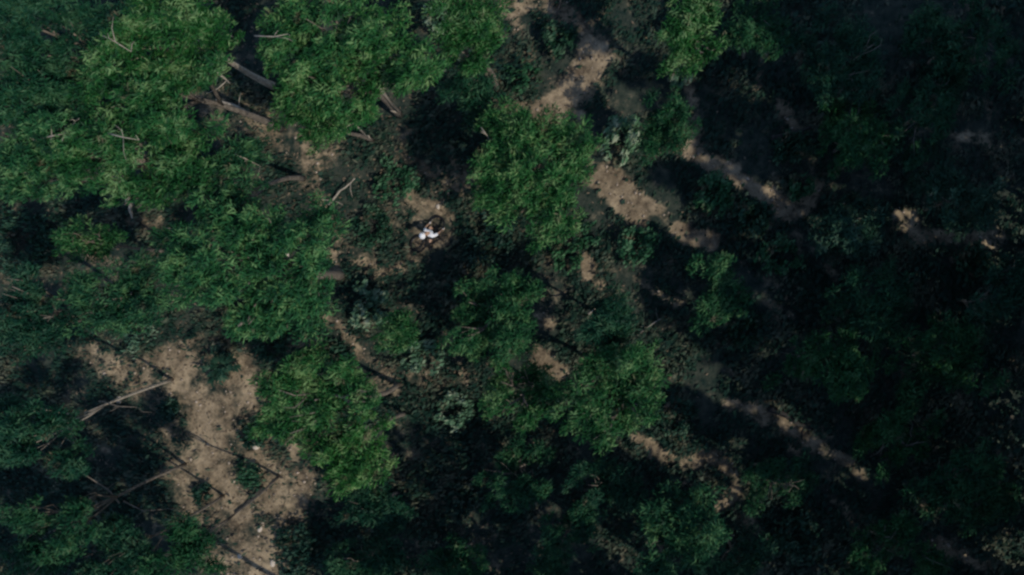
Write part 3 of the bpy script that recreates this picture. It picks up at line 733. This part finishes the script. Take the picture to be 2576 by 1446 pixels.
def torus(bm, R0, r0, n=48, s=8, squash=1.0):
    rings = []
    for i in range(n):
        a = 2 * math.pi * i / n
        rings.append([bm.verts.new(((R0 + r0 * math.cos(2 * math.pi * k / s)) * math.cos(a), r0 * squash * math.sin(2 * math.pi * k / s), (R0 + r0 * math.cos(2 * math.pi * k / s)) * math.sin(a))) for k in range(s)])
    for i in range(n):
        for k in range(s):
            bm.faces.new((rings[i][k], rings[(i + 1) % n][k], rings[(i + 1) % n][(k + 1) % s], rings[i][(k + 1) % s]))


def wheel(x):
    bm = bmesh.new(); torus(bm, .345, .032)
    for k in range(60):                         # tread knobs
        a = 2 * math.pi * k / 60
        c = Vector((.372 * math.cos(a), (-1) ** k * .014, .372 * math.sin(a)))
        mm = Matrix.Translation(c) @ Matrix.Rotation(-a, 4, 'Y')
        bmesh.ops.create_cube(bm, size=.016, matrix=mm)
    w = bm_obj('wheel', bm, M['black'], bike); w.location = (x, 0, .375)
    bm = bmesh.new(); torus(bm, .305, .014, squash=1.3); bm_obj('rim', bm, M['alloy'], w)
    bm = bmesh.new()
    for k in range(24):
        a = 2 * math.pi * k / 24; s = (-1) ** k * .025
        tubes(bm, [(.02 * math.cos(a + .6), s, .02 * math.sin(a + .6)), (.30 * math.cos(a), 0, .30 * math.sin(a))], [.0016, .0016], 4)
    bm_obj('spokes', bm, M['alloy'], w)
    bm = bmesh.new(); tubes(bm, [(0, -.06, 0), (0, -.03, 0), (0, .03, 0), (0, .06, 0)], [.012, .026, .026, .012], 10); bm_obj('hub', bm, M['alloy'], w)
wheel(0); wheel(1.12)


def bpart(name, segs, m, seg=9):
    bm = bmesh.new()
    for pts, rad in segs: tubes(bm, pts, rad, seg)
    return bm_obj(name, bm, M[m], bike)
bb_, st, ht, hb = (.43, 0, .35), (.27, 0, .78), (.80, 0, .93), (.845, 0, .82)
bpart('frame', [([bb_, st], [.02, .018]), ([hb, bb_], [.026, .026]), ([st, ht], [.02, .022]), ([hb, ht], [.028, .028]),
                ([bb_, (.2, -.055, .36), (0, -.065, .375)], [.014, .012, .01]), ([bb_, (.2, .055, .36), (0, .065, .375)], [.014, .012, .01]),
                ([(.285, 0, .74), (.14, -.06, .56), (0, -.065, .375)], [.012, .01, .01]), ([(.285, 0, .74), (.14, .06, .56), (0, .065, .375)], [.012, .01, .01])], 'black_paint')
bpart('fork', [([hb, (.86, 0, .78)], [.022, .022]), ([(.86, -.07, .78), (.86, .07, .78)], [.022, .022]), ([(.86, -.07, .79), (.98, -.07, .58), (1.12, -.065, .375)], [.02, .02, .017]), ([(.86, .07, .79), (.98, .07, .58), (1.12, .065, .375)], [.02, .02, .017])], 'black_paint')
h = bpart('handlebar', [([ht, (.79, 0, .965), (.84, 0, .985)], [.02, .02, .018]), ([(.80, -.37, 1.0), (.83, -.12, .985), (.84, 0, .985), (.83, .12, .985), (.80, .37, 1.0)], [.013, .014, .016, .014, .013])], 'black_paint')
for s in (-1, 1):
    bm = bmesh.new(); tubes(bm, [(.80, s * .25, .995), (.80, s * .375, 1.0)], [.018, .018], 9); bm_obj('grip', bm, M['black'], h)
sd = bpart('saddle', [([(.14, -.0, .93), (.18, 0, .94), (.26, 0, .945), (.36, 0, .94), (.41, 0, .93)], [.03, .065, .06, .03, .015])], 'black')
sd.scale = (1, 1, 1)
bpart('seat_post', [([st, (.255, 0, .90)], [.014, .014])], 'alloy')
bpart('crank', [([(.43, -.09, .35), (.43, .09, .35)], [.014, .014]), ([(.43, -.09, .35), (.59, -.09, .39)], [.013, .01]), ([(.43, .09, .35), (.27, .09, .31)], [.013, .01]), ([(.43, -.055, .35), (.43, -.05, .35)], [.08, .08])], 'alloy', 14)
for q in ((.59, -.14, .39), (.27, .14, .31)):
    bpart('pedal', [([(q[0] - .045, q[1], q[2]), (q[0] + .045, q[1], q[2])], [.042, .042])], 'black', 6).scale = (1, 1, 1)

# ------------------------------------------------------------------ the person
def skin_mesh(verts, edges, radii, root=0, sub=2):
    me = bpy.data.meshes.new('tmp'); me.from_pydata([tuple(v) for v in verts], edges, [])
    o = bpy.data.objects.new('tmp', me); COL.objects.link(o)
    sk = o.modifiers.new('s', 'SKIN'); sk.use_smooth_shade = True
    for i, r in enumerate(radii):
        r = r if isinstance(r, tuple) else (r, r)
        me.skin_vertices[0].data[i].radius = r
        me.skin_vertices[0].data[i].use_root = (i == root)
    sb = o.modifiers.new('b', 'SUBSURF'); sb.levels = sub; sb.render_levels = sub
    dg = bpy.context.evaluated_depsgraph_get(); dg.update()
    res = bpy.data.meshes.new_from_object(o.evaluated_get(dg))
    bpy.data.objects.remove(o); bpy.data.meshes.remove(me)
    return res


class Chain:
    def __init__(s): s.v, s.e, s.r = [], [], []
    def add(s, p, r, par=None):
        s.v.append(Vector(p)); s.r.append(r); i = len(s.v) - 1
        if par is not None: s.e.append((par, i))
        return i


pelvis = Z(790, 815, .46); chest = Z(735, 800, .80); neck = Z(655, 835, .98); head = Z(560, 885, 1.10)
shl = Z(625, 745, .90); shr = Z(850, 905, .90)
ell = Z(632, 640, .62); elr = Z(1000, 835, .62)
hal = Z(755, 520, .30); har = Z(1150, 695, .27)
hpl = Z(760, 770, .45); hpr = Z(830, 860, .45)
knl = Z(775, 630, .55); knr = Z(760, 1080, .46)
anl = Z(850, 700, .09); anr = Z(840, 1000, .09)
ps = thing('person', Vector((pelvis.x, pelvis.y, GZ0)), 'person in white helmet and white top crouching, arms round a black wheel', 'person')
o0 = Vector(ps.location)
c = Chain()
rt = c.add(pelvis, (.14, .11)); wst = c.add(pelvis.lerp(chest, .5), (.125, .10), rt); ch = c.add(chest, (.15, .11), wst)
nk = c.add(neck, .055, ch); hd0 = c.add(neck.lerp(head, .5), .062, nk); hd = c.add(head, (.085, .095), hd0); c.add(head + (head - neck).normalized() * .09, .07, hd)


def arm(c, sh, el, ha, par):
    a = c.add(sh, .06, par); b_ = c.add(sh.lerp(el, .5), .05, a); e_ = c.add(el, .04, b_); f_ = c.add(el.lerp(ha, .45), .038, e_)
    d = (ha - el).normalized(); w = c.add(ha - d * .02, .026, f_)
    pm = c.add(ha + d * .055, (.036, .02), w)
    sd_ = d.cross(Vector((0, 0, 1))).normalized(); dn = Vector((0, 0, -1))
    for k, ln_ in enumerate((.066, .076, .072, .056)):     # four fingers curling down round the tyre
        b0 = ha + d * .085 + sd_ * (.030 - .02 * k)
        i = c.add(b0, .009, pm); i = c.add(b0 + d * ln_ * .45 + dn * .01, .0085, i); i = c.add(b0 + d * ln_ * .6 + dn * ln_ * .5, .008, i); c.add(b0 + d * ln_ * .35 + dn * ln_ * .75, .007, i)
    t0 = ha + d * .03 + sd_ * .04
    i = c.add(t0, .011, pm); i = c.add(t0 + sd_ * .02 + d * .03 + dn * .015, .0095, i); c.add(t0 + sd_ * .015 + d * .055 + dn * .03, .008, i)
arm(c, shl, ell, hal, ch); arm(c, shr, elr, har, ch)


def leg(c, hp, kn, an, par):
    a = c.add(hp, .09, par); b_ = c.add(hp.lerp(kn, .5), .078, a); k_ = c.add(kn, .056, b_); f_ = c.add(kn.lerp(an, .35), .056, k_); g_ = c.add(an, .036, f_)
    d = Vector((fw.x - pelvis.x, fw.y - pelvis.y, 0)).normalized()
    hh = c.add(an + Vector((0, 0, -.045)) + d * .04, (.04, .035), g_); c.add(an + Vector((0, 0, -.06)) + d * .16, (.036, .022), hh)
    return d
fd = leg(c, hpl, knl, anl, rt); leg(c, hpr, knr, anr, rt)
mesh = skin_mesh([v - o0 for v in c.v], c.e, c.r, rt, 2)
bm = bmesh.new(); bm.from_mesh(mesh)
face = ((head - neck).normalized().cross(Vector((fd.y, -fd.x, 0)))).normalized()
if face.dot(fd) < 0: face = -face
hu = (head - neck).normalized(); hs = face.cross(hu).normalized(); hc = head - o0
def blob(p, r, sc=(1, 1, 1)):
    bmesh.ops.create_icosphere(bm, subdivisions=2, radius=r, matrix=Matrix.Translation(p) @ Matrix.Diagonal((*sc, 1)))
blob(hc + face * .105 - hu * .01, .018); blob(hc + face * .1 - hu * .045, .02, (1, 1, .5))
for s in (-1, 1):
    blob(hc + face * .088 + hs * .034 + hu * .02 if s > 0 else hc + face * .088 - hs * .034 + hu * .02, .013); blob(hc + hs * s * .088, .024, (.8, .8, 1.2))
body = bm_obj('body', bm, M['skin'], ps)
bpy.data.meshes.remove(mesh)


def cloth(name, pts, edges, rad, m, root=0):
    me_ = skin_mesh([p - o0 for p in pts], edges, rad, root, 2)
    for p in me_.polygons: p.use_smooth = True
    return link(name, me_, M[m], ps)
cloth('jersey', [pelvis.lerp(chest, .15), pelvis.lerp(chest, .55), chest, chest.lerp(neck, .6), shl, shl.lerp(ell, .55), shr, shr.lerp(elr, .95)],
      [(0, 1), (1, 2), (2, 3), (2, 4), (4, 5), (2, 6), (6, 7)], [(.155, .125), (.145, .12), (.17, .13), .085, .082, .066, .088, .068], 'white_cloth', 1)
cloth('shorts', [pelvis.lerp(chest, .12), pelvis, hpl, hpl.lerp(knl, .75), hpr, hpr.lerp(knr, .75)], [(0, 1), (1, 2), (2, 3), (1, 4), (4, 5)], [(.15, .12), (.15, .125), .105, .085, .105, .085], 'dark_cloth', 1)
for an in (anl, anr):
    cloth('shoe', [an + Vector((0, 0, .02)), an + Vector((0, 0, -.04)) + fd * .03, an + Vector((0, 0, -.055)) + fd * .17], [(0, 1), (1, 2)], [.045, (.05, .045), (.046, .032)], 'black_paint')
for el, ha in ((ell, hal), (elr, har)):
    d = (ha - el).normalized()
    cloth('glove', [ha - d * .06, ha, ha + d * .06, ha + d * .10 + Vector((0, 0, -.01))], [(0, 1), (1, 2), (2, 3)], [.032, .034, (.046, .028), (.042, .022)], 'sock')
bm = bmesh.new()                                 # helmet: a vented shell with a peak
bmesh.ops.create_uvsphere(bm, u_segments=32, v_segments=18, radius=.138)
ro = Matrix((face, hs, hu)).transposed()
for v in list(bm.verts):
    if v.co.z < -.03: bm.verts.remove(v)
for v in bm.verts:
    rib = .012 * max(0, math.sin(v.co.y * 70)) * (1 if v.co.z > .03 else 0)
    v.co = Vector((v.co.x * 1.14, v.co.y, v.co.z * 1.02)) * (1 + rib * 4)
    v.co = ro @ v.co + hc + hu * .02
hm = bm_obj('helmet', bm, M['helmet'], ps)
bm = bmesh.new()
for k in range(9):
    a = R(-44 + 11 * k)
pk = [[], []]
for k in range(9):
    a = R(-44 + 11 * k)
    pk[0].append(bm.verts.new(ro @ Vector((.14 * math.cos(a), .125 * math.sin(a), .035)) + hc + hu * .02))
    pk[1].append(bm.verts.new(ro @ Vector((.20 * math.cos(a), .12 * math.sin(a), .045)) + hc + hu * .02))
for k in range(8): bm.faces.new((pk[0][k], pk[0][k + 1], pk[1][k + 1], pk[1][k]))
bmesh.ops.solidify(bm, geom=bm.faces[:], thickness=.006)
bm_obj('peak', bm, M['black_paint'], hm)

# ------------------------------------------------------------------ light and camera
w = bpy.data.worlds.new('World'); S.world = w; w.use_nodes = True
N = w.node_tree.nodes; L = w.node_tree.links
bg = N.get('Background') or N.new('ShaderNodeBackground')
sky = N.new('ShaderNodeTexSky'); sky.sky_type = 'NISHITA'; sky.sun_disc = False
sky.sun_elevation = EL; sky.sun_rotation = math.atan2(AZ[0], AZ[1])
sky.air_density = 1.0; sky.dust_density = 0.3; sky.ozone_density = 2.5
L.new(sky.outputs[0], bg.inputs['Color']); bg.inputs['Strength'].default_value = 0.14
sun = bpy.data.lights.new('sun', 'SUN'); sun.energy = 2.9; sun.angle = R(0.5); sun.color = (1.0, 0.93, 0.82)
so = bpy.data.objects.new('sun', sun); COL.objects.link(so)
sv = Vector((AZ[0], AZ[1], TE)).normalized()
so.rotation_euler = sv.to_track_quat('Z', 'Y').to_euler(); so.location = sv * 60

cam = bpy.data.cameras.new('camera'); co = bpy.data.objects.new('camera', cam); COL.objects.link(co)
cam.sensor_fit = 'HORIZONTAL'; cam.angle = 2 * math.atan(TANH)
cm = Matrix((Vector(_r), Vector(_u), Vector(-_f))).transposed().to_4x4(); cm.translation = Vector(CAM)
co.matrix_world = cm
cam.clip_start = 0.1; cam.clip_end = 3000
S.camera = co
S.view_settings.view_transform = 'Standard'; S.view_settings.look = 'None'
S.view_settings.exposure = 0.0; S.view_settings.gamma = 1.0
S.cycles.filter_width = 2.5
